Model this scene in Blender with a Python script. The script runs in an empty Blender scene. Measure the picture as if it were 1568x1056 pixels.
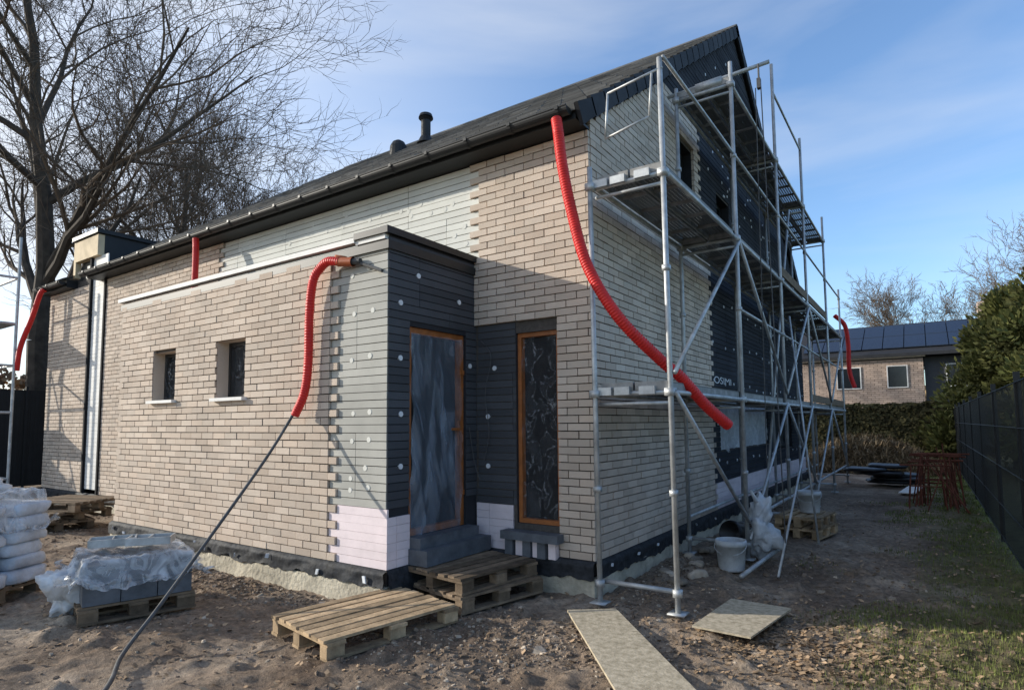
import bpy, math, random
import numpy as np
from mathutils import Vector, Matrix, noise
random.seed(7); rnd=random.random
def ru(a,b): return a+(b-a)*rnd()
sc=bpy.context.scene
COL=sc.collection
# ------------------------------------------------------------ materials
def new_mat(name):
    m=bpy.data.materials.new(name); m.use_nodes=True
    nt=m.node_tree; return m,nt,nt.nodes["Principled BSDF"]
def N(nt,t,**k):
    n=nt.nodes.new(t)
    for a,b in k.items(): setattr(n,a,b)
    return n
def mat(name,col,rough=.8,metal=0,var=.25,nscale=6,bump=.2,bscale=60,attr=0.0,col2=None,spec=.3,detail=6,bdist=.01,tint=None):
    m,nt,b=new_mat(name); L=nt.links
    tc=N(nt,"ShaderNodeTexCoord")
    no=N(nt,"ShaderNodeTexNoise"); no.inputs["Scale"].default_value=nscale; no.inputs["Detail"].default_value=detail; no.inputs["Roughness"].default_value=.65
    L.new(tc.outputs["Object"],no.inputs["Vector"])
    cr=N(nt,"ShaderNodeValToRGB"); cr.color_ramp.elements[0].position=.3; cr.color_ramp.elements[1].position=.7
    c2=col2 or tuple(min(1,c*(1+var)) for c in col)
    cr.color_ramp.elements[0].color=(*[c*(1-var) for c in col],1); cr.color_ramp.elements[1].color=(*c2,1)
    L.new(no.outputs["Fac"],cr.inputs[0]); out=cr.outputs[0]
    if attr>0:
        at=N(nt,"ShaderNodeAttribute",attribute_name="bv")
        mr=N(nt,"ShaderNodeMapRange"); mr.inputs[3].default_value=1-attr; mr.inputs[4].default_value=1+attr
        L.new(at.outputs["Fac"],mr.inputs[0])
        mx=N(nt,"ShaderNodeVectorMath",operation='SCALE'); L.new(out,mx.inputs[0]); L.new(mr.outputs[0],mx.inputs["Scale"]); out=mx.outputs[0]
        if tint:
            # a second pseudo-random number per piece shifts its hue a little
            mm=N(nt,"ShaderNodeMath",operation='MULTIPLY'); mm.inputs[1].default_value=37.7; L.new(at.outputs["Fac"],mm.inputs[0])
            fr=N(nt,"ShaderNodeMath",operation='FRACT'); L.new(mm.outputs[0],fr.inputs[0])
            tx=N(nt,"ShaderNodeMix",data_type='RGBA'); tx.inputs[6].default_value=(1,1,1,1); tx.inputs[7].default_value=(*tint,1); L.new(fr.outputs[0],tx.inputs[0])
            mu=N(nt,"ShaderNodeVectorMath",operation='MULTIPLY'); L.new(out,mu.inputs[0]); L.new(tx.outputs[2],mu.inputs[1]); out=mu.outputs[0]
    L.new(out,b.inputs["Base Color"])
    b.inputs["Roughness"].default_value=rough; b.inputs["Metallic"].default_value=metal; b.inputs["Specular IOR Level"].default_value=spec
    if bump>0:
        n2=N(nt,"ShaderNodeTexNoise"); n2.inputs["Scale"].default_value=bscale; n2.inputs["Detail"].default_value=5
        L.new(tc.outputs["Object"],n2.inputs["Vector"])
        bp=N(nt,"ShaderNodeBump"); bp.inputs["Strength"].default_value=bump; bp.inputs["Distance"].default_value=bdist
        L.new(n2.outputs["Fac"],bp.inputs["Height"]); L.new(bp.outputs[0],b.inputs["Normal"])
    return m
M={}
M['brick']=mat("beige_brick",(.56,.47,.385),.9,var=.12,nscale=1.2,bump=.4,bscale=80,attr=.13,tint=(.97,.93,.90))
M['mortar']=mat("dark_joint",(.085,.074,.065),.95,var=.3,nscale=20)
M['ins_light']=mat("light_insulation",(.68,.67,.61),.85,var=.08,nscale=2,attr=.06,bump=.15)
M['ins_mid']=mat("grey_insulation",(.42,.41,.37),.85,var=.14,nscale=1.5,attr=.07,bump=.15)
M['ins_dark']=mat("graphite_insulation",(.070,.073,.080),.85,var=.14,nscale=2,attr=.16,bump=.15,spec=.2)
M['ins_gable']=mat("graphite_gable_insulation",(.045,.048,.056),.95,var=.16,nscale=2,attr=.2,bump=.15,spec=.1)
M['ins_back']=mat("insulation_groove",(.028,.029,.033),.9,var=.1)
M['pink']=mat("pink_insulation",(.78,.67,.68),.8,var=.08,nscale=5,attr=.03)
M['white']=mat("white_board",(.76,.74,.70),.7,var=.08,nscale=5,attr=.05)
M['washer']=mat("washer_plastic",(.72,.74,.76),.6,var=.1,bump=0)
M['tile']=mat("grey_roof_tile",(.165,.163,.16),.8,var=.25,nscale=2.0,bump=.3,bscale=40,attr=.38)
M['darkmetal']=mat("black_metal",(.016,.017,.018),.5,var=.2,spec=.4,bump=.03)
M['verge']=mat("dark_verge_slate",(.032,.033,.037),.7,var=.2,spec=.2,bump=.03,attr=.35)
M['dark']=mat("dark_void",(.015,.015,.016),.9,var=.2,bump=0)
M['membrane']=mat("bitumen_membrane",(.03,.032,.036),.7,var=.6,nscale=12,bump=.5,bscale=18,spec=.25,bdist=.02)
M['concrete']=mat("concrete_base",(.50,.45,.35),.9,var=.38,nscale=4,bump=.6,bscale=22,bdist=.03)
M['ply']=mat("plywood",(.62,.49,.31),.75,var=.15,nscale=4)
M['orange']=mat("varnished_wood",(.34,.115,.032),.45,var=.25,nscale=12,bump=.05,spec=.4)
M['steel']=mat("galvanised_steel",(.46,.47,.47),.5,metal=.45,var=.32,nscale=7,bump=.12,bscale=50)
M['decksteel']=mat("dirty_deck_steel",(.27,.265,.255),.65,metal=.3,var=.4,nscale=7,bump=.12,bscale=50)
M['steeld']=mat("worn_steel",(.09,.09,.09),.6,metal=.2,var=.4,nscale=9,bump=.1)
M['rust']=mat("rusty_steel",(.19,.065,.04),.8,metal=.2,var=.4,nscale=20)
M['red']=mat("red_plastic",(.62,.022,.018),.45,var=.18,nscale=10,bump=.05,spec=.35)
M['orangepipe']=mat("orange_pvc",(.36,.09,.03),.45,var=.2)
M['black']=mat("black_plastic",(.02,.02,.022),.4,var=.3,spec=.4,bump=.1)
M['pallet']=mat("pallet_wood",(.40,.285,.17),.85,var=.4,nscale=9,bump=.4,bscale=60,attr=.38)
M['oldpallet']=mat("old_pallet_wood",(.18,.13,.085),.9,var=.4,nscale=9,bump=.4,bscale=60,attr=.45)
M['osb']=mat("osb_board",(.46,.385,.26),.85,var=.38,nscale=24,bump=.3,bscale=70,col2=(.62,.53,.39))
M['bucket']=mat("white_bucket",(.54,.56,.57),.5,var=.3,nscale=6,bump=.05)
M['bag']=mat("cement_bag",(.50,.54,.60),.5,var=.25,nscale=5,bump=.6,bscale=14,spec=.4,bdist=.03)
M['greytile']=mat("wrapped_grey_blocks",(.11,.12,.135),.6,var=.3,nscale=6,bump=.4,bscale=12,bdist=.03)
M['bark']=mat("tree_bark",(.065,.053,.042),.95,var=.4,nscale=4,bump=.5,bscale=12)
M['twig']=mat("tree_twigs",(.12,.09,.065),.95,var=.3,nscale=1,bump=0)
M['needle']=mat("conifer_foliage",(.115,.12,.036),.8,var=.5,nscale=1.0,bump=0,attr=.6,detail=3)
M['hedge']=mat("hedge_foliage",(.085,.075,.032),.85,var=.5,nscale=1.2,bump=0,attr=.5)
M['brush']=mat("dry_brush",(.24,.175,.10),.9,var=.4,nscale=2,bump=0,attr=.5)
M['grass']=mat("grass_blades",(.15,.175,.05),.8,var=.4,nscale=1.5,bump=0,attr=.4)
M['stone']=mat("rubble_stone",(.35,.29,.225),.9,var=.35,nscale=8,bump=.3,attr=.55)
M['clod']=mat("soil_clods",(.19,.14,.10),.95,var=.35,nscale=8,bump=.5,attr=.4)
M['leaf']=mat("dead_leaves",(.32,.22,.135),.85,var=.35,nscale=8,bump=0,attr=.5)
M['fbrick']=mat("far_brick",(.46,.35,.28),.9,var=.1,nscale=3,attr=.14)
M['solar']=mat("solar_panel",(.012,.016,.03),.25,var=.2,spec=.5,bump=0)
M['glass']=mat("dark_glass",(.02,.024,.028),.12,var=.2,spec=.6,bump=0)
def film_mat(name,col,a0,a1,rough=.25,scale=6,lines=0,vs=.3,spec=.5):
    m,nt,b=new_mat(name); L=nt.links
    tc=N(nt,"ShaderNodeTexCoord"); mp=N(nt,"ShaderNodeMapping"); mp.inputs["Scale"].default_value=(scale,scale,scale*vs)
    mp.inputs["Rotation"].default_value=(.12,.1,.3)
    L.new(tc.outputs["Object"],mp.inputs[0])
    no=N(nt,"ShaderNodeTexNoise"); no.inputs["Scale"].default_value=1; no.inputs["Detail"].default_value=6; no.inputs["Distortion"].default_value=1.0
    L.new(mp.outputs[0],no.inputs["Vector"])
    mr=N(nt,"ShaderNodeMapRange"); mr.inputs[1].default_value=.42; mr.inputs[2].default_value=.75; mr.inputs[3].default_value=a0; mr.inputs[4].default_value=a1
    L.new(no.outputs["Fac"],mr.inputs[0]); out=mr.outputs[0]
    if lines:
        s=N(nt,"ShaderNodeMath",operation='SUBTRACT'); s.inputs[1].default_value=.5; L.new(no.outputs["Fac"],s.inputs[0])
        a=N(nt,"ShaderNodeMath",operation='ABSOLUTE'); L.new(s.outputs[0],a.inputs[0])
        m2=N(nt,"ShaderNodeMapRange"); m2.inputs[1].default_value=0; m2.inputs[2].default_value=.010; m2.inputs[3].default_value=lines; m2.inputs[4].default_value=0
        L.new(a.outputs[0],m2.inputs[0]); ad=N(nt,"ShaderNodeMath",operation='ADD'); L.new(out,ad.inputs[0]); L.new(m2.outputs[0],ad.inputs[1]); out=ad.outputs[0]
    L.new(out,b.inputs["Alpha"])
    b.inputs["Base Color"].default_value=(*col,1); b.inputs["Roughness"].default_value=rough; b.inputs["Specular IOR Level"].default_value=spec
    bp=N(nt,"ShaderNodeBump"); bp.inputs["Strength"].default_value=.7; bp.inputs["Distance"].default_value=.03
    L.new(no.outputs["Fac"],bp.inputs["Height"]); L.new(bp.outputs[0],b.inputs["Normal"])
    return m
M['film']=film_mat("door_plastic_film",(.34,.41,.50),.16,.7,.16,5,.12,.3,.7)
M['film2']=film_mat("window_plastic_film",(.5,.52,.55),.02,.08,.2,7,.4,.6)
M['wfilm']=film_mat("white_plastic_film",(.72,.74,.76),.15,.85,.25,7,.15,1)
M['wfilm2']=film_mat("opaque_plastic_film",(.66,.68,.70),.7,1,.35,9,0,1)
def deck_mat():
    m,nt,b=new_mat("perforated_steel"); L=nt.links
    tc=N(nt,"ShaderNodeTexCoord")
    vo=N(nt,"ShaderNodeTexVoronoi"); vo.inputs["Scale"].default_value=26; vo.inputs["Randomness"].default_value=0
    mp=N(nt,"ShaderNodeMapping"); mp.inputs["Scale"].default_value=(1,1,0); L.new(tc.outputs["Object"],mp.inputs[0]); L.new(mp.outputs[0],vo.inputs["Vector"])
    g=N(nt,"ShaderNodeMath",operation='GREATER_THAN'); g.inputs[1].default_value=.30; L.new(vo.outputs["Distance"],g.inputs[0])
    L.new(g.outputs[0],b.inputs["Alpha"])
    b.inputs["Base Color"].default_value=(.16,.155,.145,1); b.inputs["Metallic"].default_value=.2; b.inputs["Roughness"].default_value=.7
    return m
M['deck']=deck_mat()
# ------------------------------------------------------------ mesh builder
def empty(name,loc=(0,0,0)):
    e=bpy.data.objects.new(name,None); COL.objects.link(e); e.location=loc; return e
class MB:
    def __init__(s): s.v=[];s.f=[];s.a=[];s.m=[];s.mi=0
    def quad(s,pts,val=.5):
        n=len(s.v); s.v+= [tuple(p) for p in pts]; s.f.append(tuple(range(n,n+len(pts)))); s.a.append(val); s.m.append(s.mi)
    def hexa(s,p,val=.5,skip=()):
        n=len(s.v); s.v+=[tuple(q) for q in p]
        F=[(0,3,2,1),(4,5,6,7),(0,1,5,4),(1,2,6,5),(2,3,7,6),(3,0,4,7)]
        for i,f in enumerate(F):
            if i in skip: continue
            s.f.append(tuple(n+j for j in f)); s.a.append(val); s.m.append(s.mi)
    def box(s,x0,x1,y0,y1,z0,z1,val=.5):
        s.hexa([(x0,y0,z0),(x1,y0,z0),(x1,y1,z0),(x0,y1,z0),(x0,y0,z1),(x1,y0,z1),(x1,y1,z1),(x0,y1,z1)],val)
    def obox(s,c,ax,ay,az,val=.5):
        c,ax,ay,az=map(Vector,(c,ax,ay,az)); P=[]
        for k in (-1,1):
            for (i,j) in ((-1,-1),(1,-1),(1,1),(-1,1)): P.append(c+ax*i+ay*j+az*k)
        s.hexa(P,val)
    def fbox(s,F,u0,u1,v0,v1,n0,n1,val=.5):
        o,U,Nn=F; Z=Vector((0,0,1)); P=[]
        for nn in (n0,n1):
            for (u,v) in ((u0,v0),(u1,v0),(u1,v1),(u0,v1)): P.append(o+U*u+Z*v+Nn*nn)
        s.hexa(P,val,skip=(0,) if n0<=0 else ())
    def tube(s,p0,p1,r,k=8,r2=None,val=.5,cap=True):
        p0=Vector(p0);p1=Vector(p1); d=(p1-p0)
        if d.length<1e-6: return
        d.normalize(); a=d.orthogonal().normalized(); b=d.cross(a); r2=r if r2 is None else r2
        n=len(s.v)
        for (p,rr) in ((p0,r),(p1,r2)):
            for i in range(k):
                t=2*math.pi*i/k; s.v.append(tuple(p+(a*math.cos(t)+b*math.sin(t))*rr))
        for i in range(k):
            j=(i+1)%k; s.f.append((n+i,n+j,n+k+j,n+k+i)); s.a.append(val); s.m.append(s.mi)
        if cap:
            s.f.append(tuple(n+i for i in reversed(range(k)))); s.a.append(val); s.m.append(s.mi)
            s.f.append(tuple(n+k+i for i in range(k))); s.a.append(val); s.m.append(s.mi)
    def sweep(s,pts,rf,k=10,val=.5):
        n=len(s.v); pts=[Vector(p) for p in pts]; L=len(pts); a=None
        for i,p in enumerate(pts):
            d=(pts[min(i+1,L-1)]-pts[max(i-1,0)]).normalized()
            if a is None: a=d.orthogonal().normalized()
            a=(a-d*a.dot(d)).normalized(); b=d.cross(a); r=rf(i)
            for j in range(k):
                t=2*math.pi*j/k; s.v.append(tuple(p+(a*math.cos(t)+b*math.sin(t))*r))
        for i in range(L-1):
            for j in range(k):
                q=(j+1)%k; s.f.append((n+i*k+j,n+i*k+q,n+(i+1)*k+q,n+(i+1)*k+j)); s.a.append(val); s.m.append(s.mi)
    def build(s,name,mats,parent=None,smooth=False):
        me=bpy.data.meshes.new(name); me.from_pydata(s.v,[],s.f)
        for m in (mats if isinstance(mats,(list,tuple)) else [mats]): me.materials.append(M[m] if isinstance(m,str) else m)
        at=me.attributes.new("bv",'FLOAT','FACE'); at.data.foreach_set("value",s.a)
        me.polygons.foreach_set("material_index",s.m)
        if smooth: me.polygons.foreach_set("use_smooth",[True]*len(s.f))
        me.update(); o=bpy.data.objects.new(name,me); COL.objects.link(o)
        if parent: o.parent=parent
        return o
def catmull(P,step):
    P=[Vector(p) for p in P]; P=[P[0]*2-P[1]]+P+[P[-1]*2-P[-2]]; out=[]
    for i in range(1,len(P)-2):
        n=max(2,int((P[i+1]-P[i]).length/step))
        for j in range(n):
            t=j/n; a,b,c,d=P[i-1:i+3]
            out.append(.5*((2*b)+(c-a)*t+(2*a-5*b+4*c-d)*t*t+(3*b-a-3*c+d)*t**3))
    out.append(P[-2]); return out
def cushion(mb,c,sx,sy,sz,rot=0,e=.45,nz=.03,seed=0,nu=28,nv=14,val=.5):
    n=len(mb.v); cr,sr=math.cos(rot),math.sin(rot)
    sg=lambda x,p: math.copysign(abs(x)**p,x)
    for j in range(nv+1):
        ph=-math.pi/2+math.pi*j/nv
        for i in range(nu):
            th=2*math.pi*i/nu
            x=sx*sg(math.cos(ph),e)*sg(math.cos(th),e); y=sy*sg(math.cos(ph),e)*sg(math.sin(th),e); z=sz*sg(math.sin(ph),e)
            d=noise.noise(Vector((x*5+seed,y*5,z*5+seed*3)))*nz*2+noise.noise(Vector((x*16+seed,y*16,z*16)))*nz
            l=math.sqrt(x*x+y*y+z*z)+1e-6; x*=1+d/l; y*=1+d/l; z*=1+d/l
            mb.v.append((c[0]+x*cr-y*sr,c[1]+x*sr+y*cr,c[2]+z))
    for j in range(nv):
        for i in range(nu):
            q=(i+1)%nu; mb.f.append((n+j*nu+i,n+j*nu+q,n+(j+1)*nu+q,n+(j+1)*nu+i)); mb.a.append(val); mb.m.append(mb.mi)
# ------------------------------------------------------------ house
house=empty("brick_house")
Xv,Yv=Vector((1,0,0)),Vector((0,1,0))
FM=(Vector((0,0,0)),Xv,Vector((0,-1,0)))
FA=(Vector((0,-1.30,0)),Xv,Vector((0,-1,0)))
FD=(Vector((-1.39,0,0)),Yv,Vector((1,0,0)))
FG=(Vector((0,0,0)),Yv,Vector((1,0,0)))
KR=.68; HB=12.1; ZE=4.56; OV=.30
def zr(y): return ZE+(min(y,HB-y)+OV)*KR
def yin(v): return (v+.14-ZE)/KR-OV
BL,BH=.24,.0755
def sub(iv,a,b):
    out=[]
    for (p,q) in iv:
        if b<=p or a>=q: out.append((p,q))
        else:
            if a-p>.02: out.append((p,a))
            if q-b>.02: out.append((b,q))
    return out
def courses(mb,F,v0,v1,fn,holes=(),L=BL,h=BH,jo=.010,n1=.04,bond=True,jit=.003,jh=None):
    jh=jo if jh is None else jh
    k=int(round((v0-.3)/h))
    while True:
        va=.3+k*h
        if va+h>v1+1e-4: break
        iv=fn(k,va)
        for (a,b,c,d) in holes:
            if va+h>c+.02 and va<d-.02: iv=sub(iv,a,b)
        off=(k%2)*L/2 if bond else ((k//8)%2)*L*.5
        for (a,b) in iv:
            i=math.floor((a-off)/L)
            while i*L+off<b:
                p=max(a,i*L+off); q=min(b,(i+1)*L+off); i+=1
                if q-p<.035: continue
                mb.fbox(F,p+jo/2+ru(-.002,.002)*bond,q-jo/2+ru(-.002,.002)*bond,va+jh/2+ru(-.0012,.0012),va+h-jh/2+ru(-.001,.001),0,n1+ru(-jit,jit),rnd())
        k+=1
def backing(mb,F,u0,u1,v0,top,holes,n=0):
    us=sorted(set([u0,u1]+[x for h in holes for x in h[:2] if u0<x<u1]+([HB/2] if u0<HB/2<u1 and F is FG else [])))
    o,U,Nn=F; Z=Vector((0,0,1))
    P=lambda u,v:o+U*u+Z*v+Nn*n
    for a,b in zip(us[:-1],us[1:]):
        m=(a+b)/2; hs=sorted([h for h in holes if h[0]<m<h[1]],key=lambda h:h[2]); v=v0
        for h in hs:
            if h[2]>v: mb.quad([P(a,v),P(b,v),P(b,h[2]),P(a,h[2])])
            v=h[3]
        mb.quad([P(a,v),P(b,v),P(b,top(b)),P(a,top(a))])
def reveal(mb,F,h,depth,n=.0):
    o,U,Nn=F; Z=Vector((0,0,1)); a,b,c,d=h
    P=lambda u,v,q:o+U*u+Z*v+Nn*q
    mb.quad([P(a,c,n),P(a,c,-depth),P(a,d,-depth),P(a,d,n)])
    mb.quad([P(b,c,-depth),P(b,c,n),P(b,d,n),P(b,d,-depth)])
    mb.quad([P(a,d,n),P(a,d,-depth),P(b,d,-depth),P(b,d,n)])
    mb.quad([P(a,c,-depth),P(a,c,n),P(b,c,n),P(b,c,-depth)])
def film(name,F,h,nb,amp,mname,parent,seed=0,res=.03):
    a,b,c,d=h; nu=int((b-a)/res)+2; nv=int((d-c)/res)+2; o,U,Nn=F; Z=Vector((0,0,1)); mb=MB()
    for j in range(nv+1):
        for i in range(nu+1):
            u=a+(b-a)*i/nu; v=c+(d-c)*j/nv
            w=abs(noise.noise(Vector((u*5+v*2+seed,v*1.2-u*1,seed))))*amp*1.8+abs(noise.noise(Vector((u*13+seed+v*3,v*3+u*4,seed))))*amp*1.0
            mb.v.append(tuple(o+U*u+Z*v+Nn*(nb+w)))
    W=nu+1
    for j in range(nv):
        for i in range(nu):
            mb.f.append((j*W+i,j*W+i+1,(j+1)*W+i+1,(j+1)*W+i)); mb.a.append(.5); mb.m.append(0)
    return mb.build(name,mname,parent,True)
WIN_A=[(-5.68,-5.11,1.91,2.53),(-4.17,-3.60,1.90,2.56)]
WIN_M=[(-.86,-.35,.58,2.52)]
DOOR=[(-1.03,-.18,.54,2.52)]
WG=[(2.6,3.3,4.80,5.46),(4.5,5.25,4.65,5.25),(4.3,7.7,1.15,2.02),(8.4,10.2,1.0,2.02)]
mb=MB()
backing(mb,FM,-10.45,0,-.1,lambda u:4.6,WIN_M)
backing(mb,FM,-13.2,-11.15,-.1,lambda u:4.6,[])
backing(mb,FA,-6.63,-1.39,-.1,lambda u:3.30,WIN_A)
backing(mb,FG,0,HB,-.1,lambda u:zr(u)-.13,WG)
mb.quad([(-6.63,0,-.1),(-6.63,-1.3,-.1),(-6.63,-1.3,3.3),(-6.63,0,3.3)])
mb.quad([(-13.2,6,-.1),(-13.2,0,-.1),(-13.2,0,4.6),(-13.2,6,4.6)])
mb.quad([(0,HB,-.1),(-10.6,HB,-.1),(-10.6,HB,4.6),(0,HB,4.6)])
mb.quad([(-10.6,HB,4.6),(-10.6,0,4.6),(-10.6,HB/2,8.7)])
mb.build("wall_backing","mortar",house)
mb=MB(); backing(mb,FD,-1.30,0,-.1,lambda u:3.36,DOOR)
for h in DOOR: reveal(mb,FD,h,.16)
for h in WIN_M: reveal(mb,FM,h,.16)
for h in WG: reveal(mb,FG,h,.2)
mb.build("dark_reveals","ins_back",house)
mb=MB()
for h in WIN_A: reveal(mb,FA,h,.17,.03)
mb.build("window_reveals","brick",house)
T=lambda k:(k%2)*BL/2
mb=MB()
courses(mb,FM,.3,4.46,lambda k,v:[(-10.45,-6.63 if k<41 else -6.36-T(k))])
courses(mb,FM,.3,4.46,lambda k,v:[(-.35,.038)] if k<31 else ([(-1.385,.038)] if k<41 else [(-1.44+T(k),.038)]))
courses(mb,FM,.3,4.46,lambda k,v:[(-13.2,-11.15)])
courses(mb,FA,.3,3.29,lambda k,v:[(-6.63,-2.04-T(k))],WIN_A)
courses(mb,FG,.3,4.35,lambda k,v:[(.0,3.95-T(k))])
def fg(k,v): return [(max(.0,yin(v+BH)+.02),3.62-T(k))]
courses(mb,FG,.3+53*BH,6.0,fg,WG)
mb.build("brick_skin","brick",house)
mb=MB()
for (a,b,c,d) in WIN_A: mb.box(a-.03,b+.05,-1.40,-1.14,c-.035,c+.002)
mb.build("window_sills","white",house)
mb=MB()
courses(mb,FM,.3+40*BH,4.46,lambda k,v:[(-6.36-T(k)-.0,-1.44+T(k))],L=1.2,jo=.006,jh=.008,n1=.012,bond=False,jit=.002)
mb.build("upper_insulation","ins_light",house)
mb=MB(); courses(mb,FA,.3+7*BH,3.29,lambda k,v:[(-2.04-T(k),-1.39)],L=1.2,jo=.006,jh=.007,n1=.014,bond=False,jit=.0015)
mb.build("annex_insulation","ins_mid",house)
mb=MB()
courses(mb,FD,.3+7*BH,3.34,lambda k,v:[(-1.31,0)],DOOR,L=.9,jo=.005,jh=.009,n1=.010,bond=False,jit=.001)
courses(mb,FM,.3+6*BH,.3+31*BH,lambda k,v:[(-1.37,-.86)],L=.9,jo=.005,jh=.009,n1=.010,bond=False,jit=.001)
mb.build("annex_graphite_insulation","ins_dark",house)
mb=MB()
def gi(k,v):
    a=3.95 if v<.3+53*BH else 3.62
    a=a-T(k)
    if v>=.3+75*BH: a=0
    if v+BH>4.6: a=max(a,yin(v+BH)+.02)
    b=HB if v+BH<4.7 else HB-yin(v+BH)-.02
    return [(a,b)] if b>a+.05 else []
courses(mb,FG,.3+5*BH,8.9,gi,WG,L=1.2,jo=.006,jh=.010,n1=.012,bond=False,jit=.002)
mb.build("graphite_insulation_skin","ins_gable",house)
mb=MB()
pk=dict(L=1.2,jo=.004,jh=.0025,n1=.02,bond=False,jit=.0008)
courses(mb,FA,.3,.3+7*BH,lambda k,v:[(-2.04-T(k),-1.37)],**pk)
courses(mb,FD,.3,.3+6*BH,lambda k,v:[(-1.31,-1.03)],**pk)
courses(mb,FM,.3,.3+6*BH,lambda k,v:[(-1.37,-.90)],**pk)
courses(mb,FG,.3,.3+5*BH,lambda k,v:[(3.95,11.9)],**pk)
mb.build("pink_base_insulation","pink",house)
mb=MB(); courses(mb,FM,.4,5.0,lambda k,v:[(-11.14,-10.47)],**pk); mb.build("white_insulation_strip","white",house)
mb=MB()
def disc(F,u,v,r=.032,n=.03,n0=.0):
    o,U,Nn=F; c=o+U*u+Vector((0,0,v)); mb.tube(c+Nn*n0,c+Nn*n,r,14); 
for (u,v) in [(-.92,3.02),(-.30,2.86),(-1.16,2.72),(-1.16,2.2),(-1.15,1.68),(-1.15,1.2),(-.12,2.2)]: disc(FD,u,v,.026,.018)
for (u,v) in [(-1.13,2.17),(-1.22,1.66),(-1.22,1.14)]: disc(FM,u,v,.026,.018)
for i in range(90):
    u=4.1+(i%15)*.55+ru(-.08,.08); v=.95+(i//15)*.62+ru(-.06,.06)
    if not any(a-.05<u<b+.05 and c-.05<v<d+.05 for a,b,c,d in WG) and u<11.9: disc(FG,u,v,.022,.02)
for i in range(120):
    v=5.0+ru(0,3.4); u=ru(2.2,9)
    if v<zr(u)-.4 and not(u<3.7 and v<6.1) and not any(a-.05<u<b+.05 and c-.05<v<d+.05 for a,b,c,d in WG): disc(FG,u,v,.022,.02)
mb.build("insulation_washers","washer",house)
mb=MB()
for z in (3.05,2.62,2.24,1.72,1.42,1.16,.98):
    disc(FA,-1.62+ru(-.05,.05),z+ru(-.03,.03),.026,.018); disc(FA,-1.86+ru(-.03,.03),z+ru(-.08,.05),.024,.018)
for i in range(44):
    disc(FM,ru(-6.2,-1.5),ru(3.45,4.35),.03,.016)
mb.build("grey_washers","ins_light",house)
mb=MB()
for (x0,x1,y0,y1) in [(-6.66,-1.37,-1.36,-.5),(-13.2,.03,-.06,.4),(-.5,.06,.0,12.1)]: mb.box(x0,x1,y0,y1,-.15,.15)
mb.build("concrete_footing","concrete",house)
mb=MB()
def lumpy(mb,p0,p1,z0,z1,nrm,base):
    p0=Vector(p0);p1=Vector(p1); L=(p1-p0).length; n=int(L/.04); nn=Vector(nrm); rows=6; b=len(mb.v)
    for i in range(n+1):
        for j in range(rows+1):
            z=z0+(z1-z0)*j/rows; p=p0.lerp(p1,i/n)
            w=base+.022*noise.noise(Vector((p.x*5,p.y*5,z*9)))+.012*noise.noise(Vector((p.x*17,p.y*17,z*22)))
            if j==rows: w=0
            zz=z+ (0.05*noise.noise(Vector((p.x*3,p.y*3,5)))+.03*noise.noise(Vector((p.x*11,p.y*11,5))) if j==0 else 0)
            q=p+nn*w; mb.v.append((q.x,q.y,zz))
    for i in range(n):
        for j in range(rows):
            mb.f.append((b+i*(rows+1)+j,b+(i+1)*(rows+1)+j,b+(i+1)*(rows+1)+j+1,b+i*(rows+1)+j+1)); mb.a.append(.5); mb.m.append(0)
lumpy(mb,(-6.68,-1.33,0),(-1.36,-1.33,0),.15,.30,(0,-1,0),.045)
lumpy(mb,(-1.36,-1.33,0),(-1.36,-.03,0),.0,.30,(1,0,0),.03)
lumpy(mb,(-13.2,-.03,0),(.03,-.03,0),.13,.30,(0,-1,0),.045)
lumpy(mb,(.03,-.05,0),(.03,12.1,0),.13,.30,(1,0,0),.045)
mb.build("bitumen_damp_course","membrane",house,True)
mb=MB()
x=-6.5
while x<-1.5:
    s=ru(.006,.02); mb.obox((x,-1.395,.22+ru(-.04,.04)),(s,ru(-.01,.01),0),(0,.006,0),(ru(-.01,.01),0,ru(.01,.03)),rnd()*.6); x+=ru(.2,.9)
y=.2
while y<4: s=ru(.006,.018); mb.obox((.09,y,.23+ru(-.03,.03)),(.008,0,0),(0,s,0),(0,ru(-.01,.01),ru(.01,.025)),rnd()*.6); y+=ru(.25,.9)
mb.build("damp_course_clips","washer",house)
mb=MB()
mb.box(-6.66,-1.36,-1.34,0,3.20,3.28)
mb.build("annex_roof_deck","darkmetal",house)
mb=MB()
mb.box(-1.44,-1.345,-1.37,-.002,3.34,3.405); mb.box(-1.80,-1.44,-1.37,-1.28,3.34,3.402)
mb.build("annex_dark_coping","darkmetal",house)
mb=MB(); mb.box(-6.70,-1.80,-1.365,-1.28,3.315,3.365,.6); mb.box(-1.80,-1.40,-1.345,-1.28,3.295,3.339,.6)
mb.build("annex_white_coping","white",house)
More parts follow.
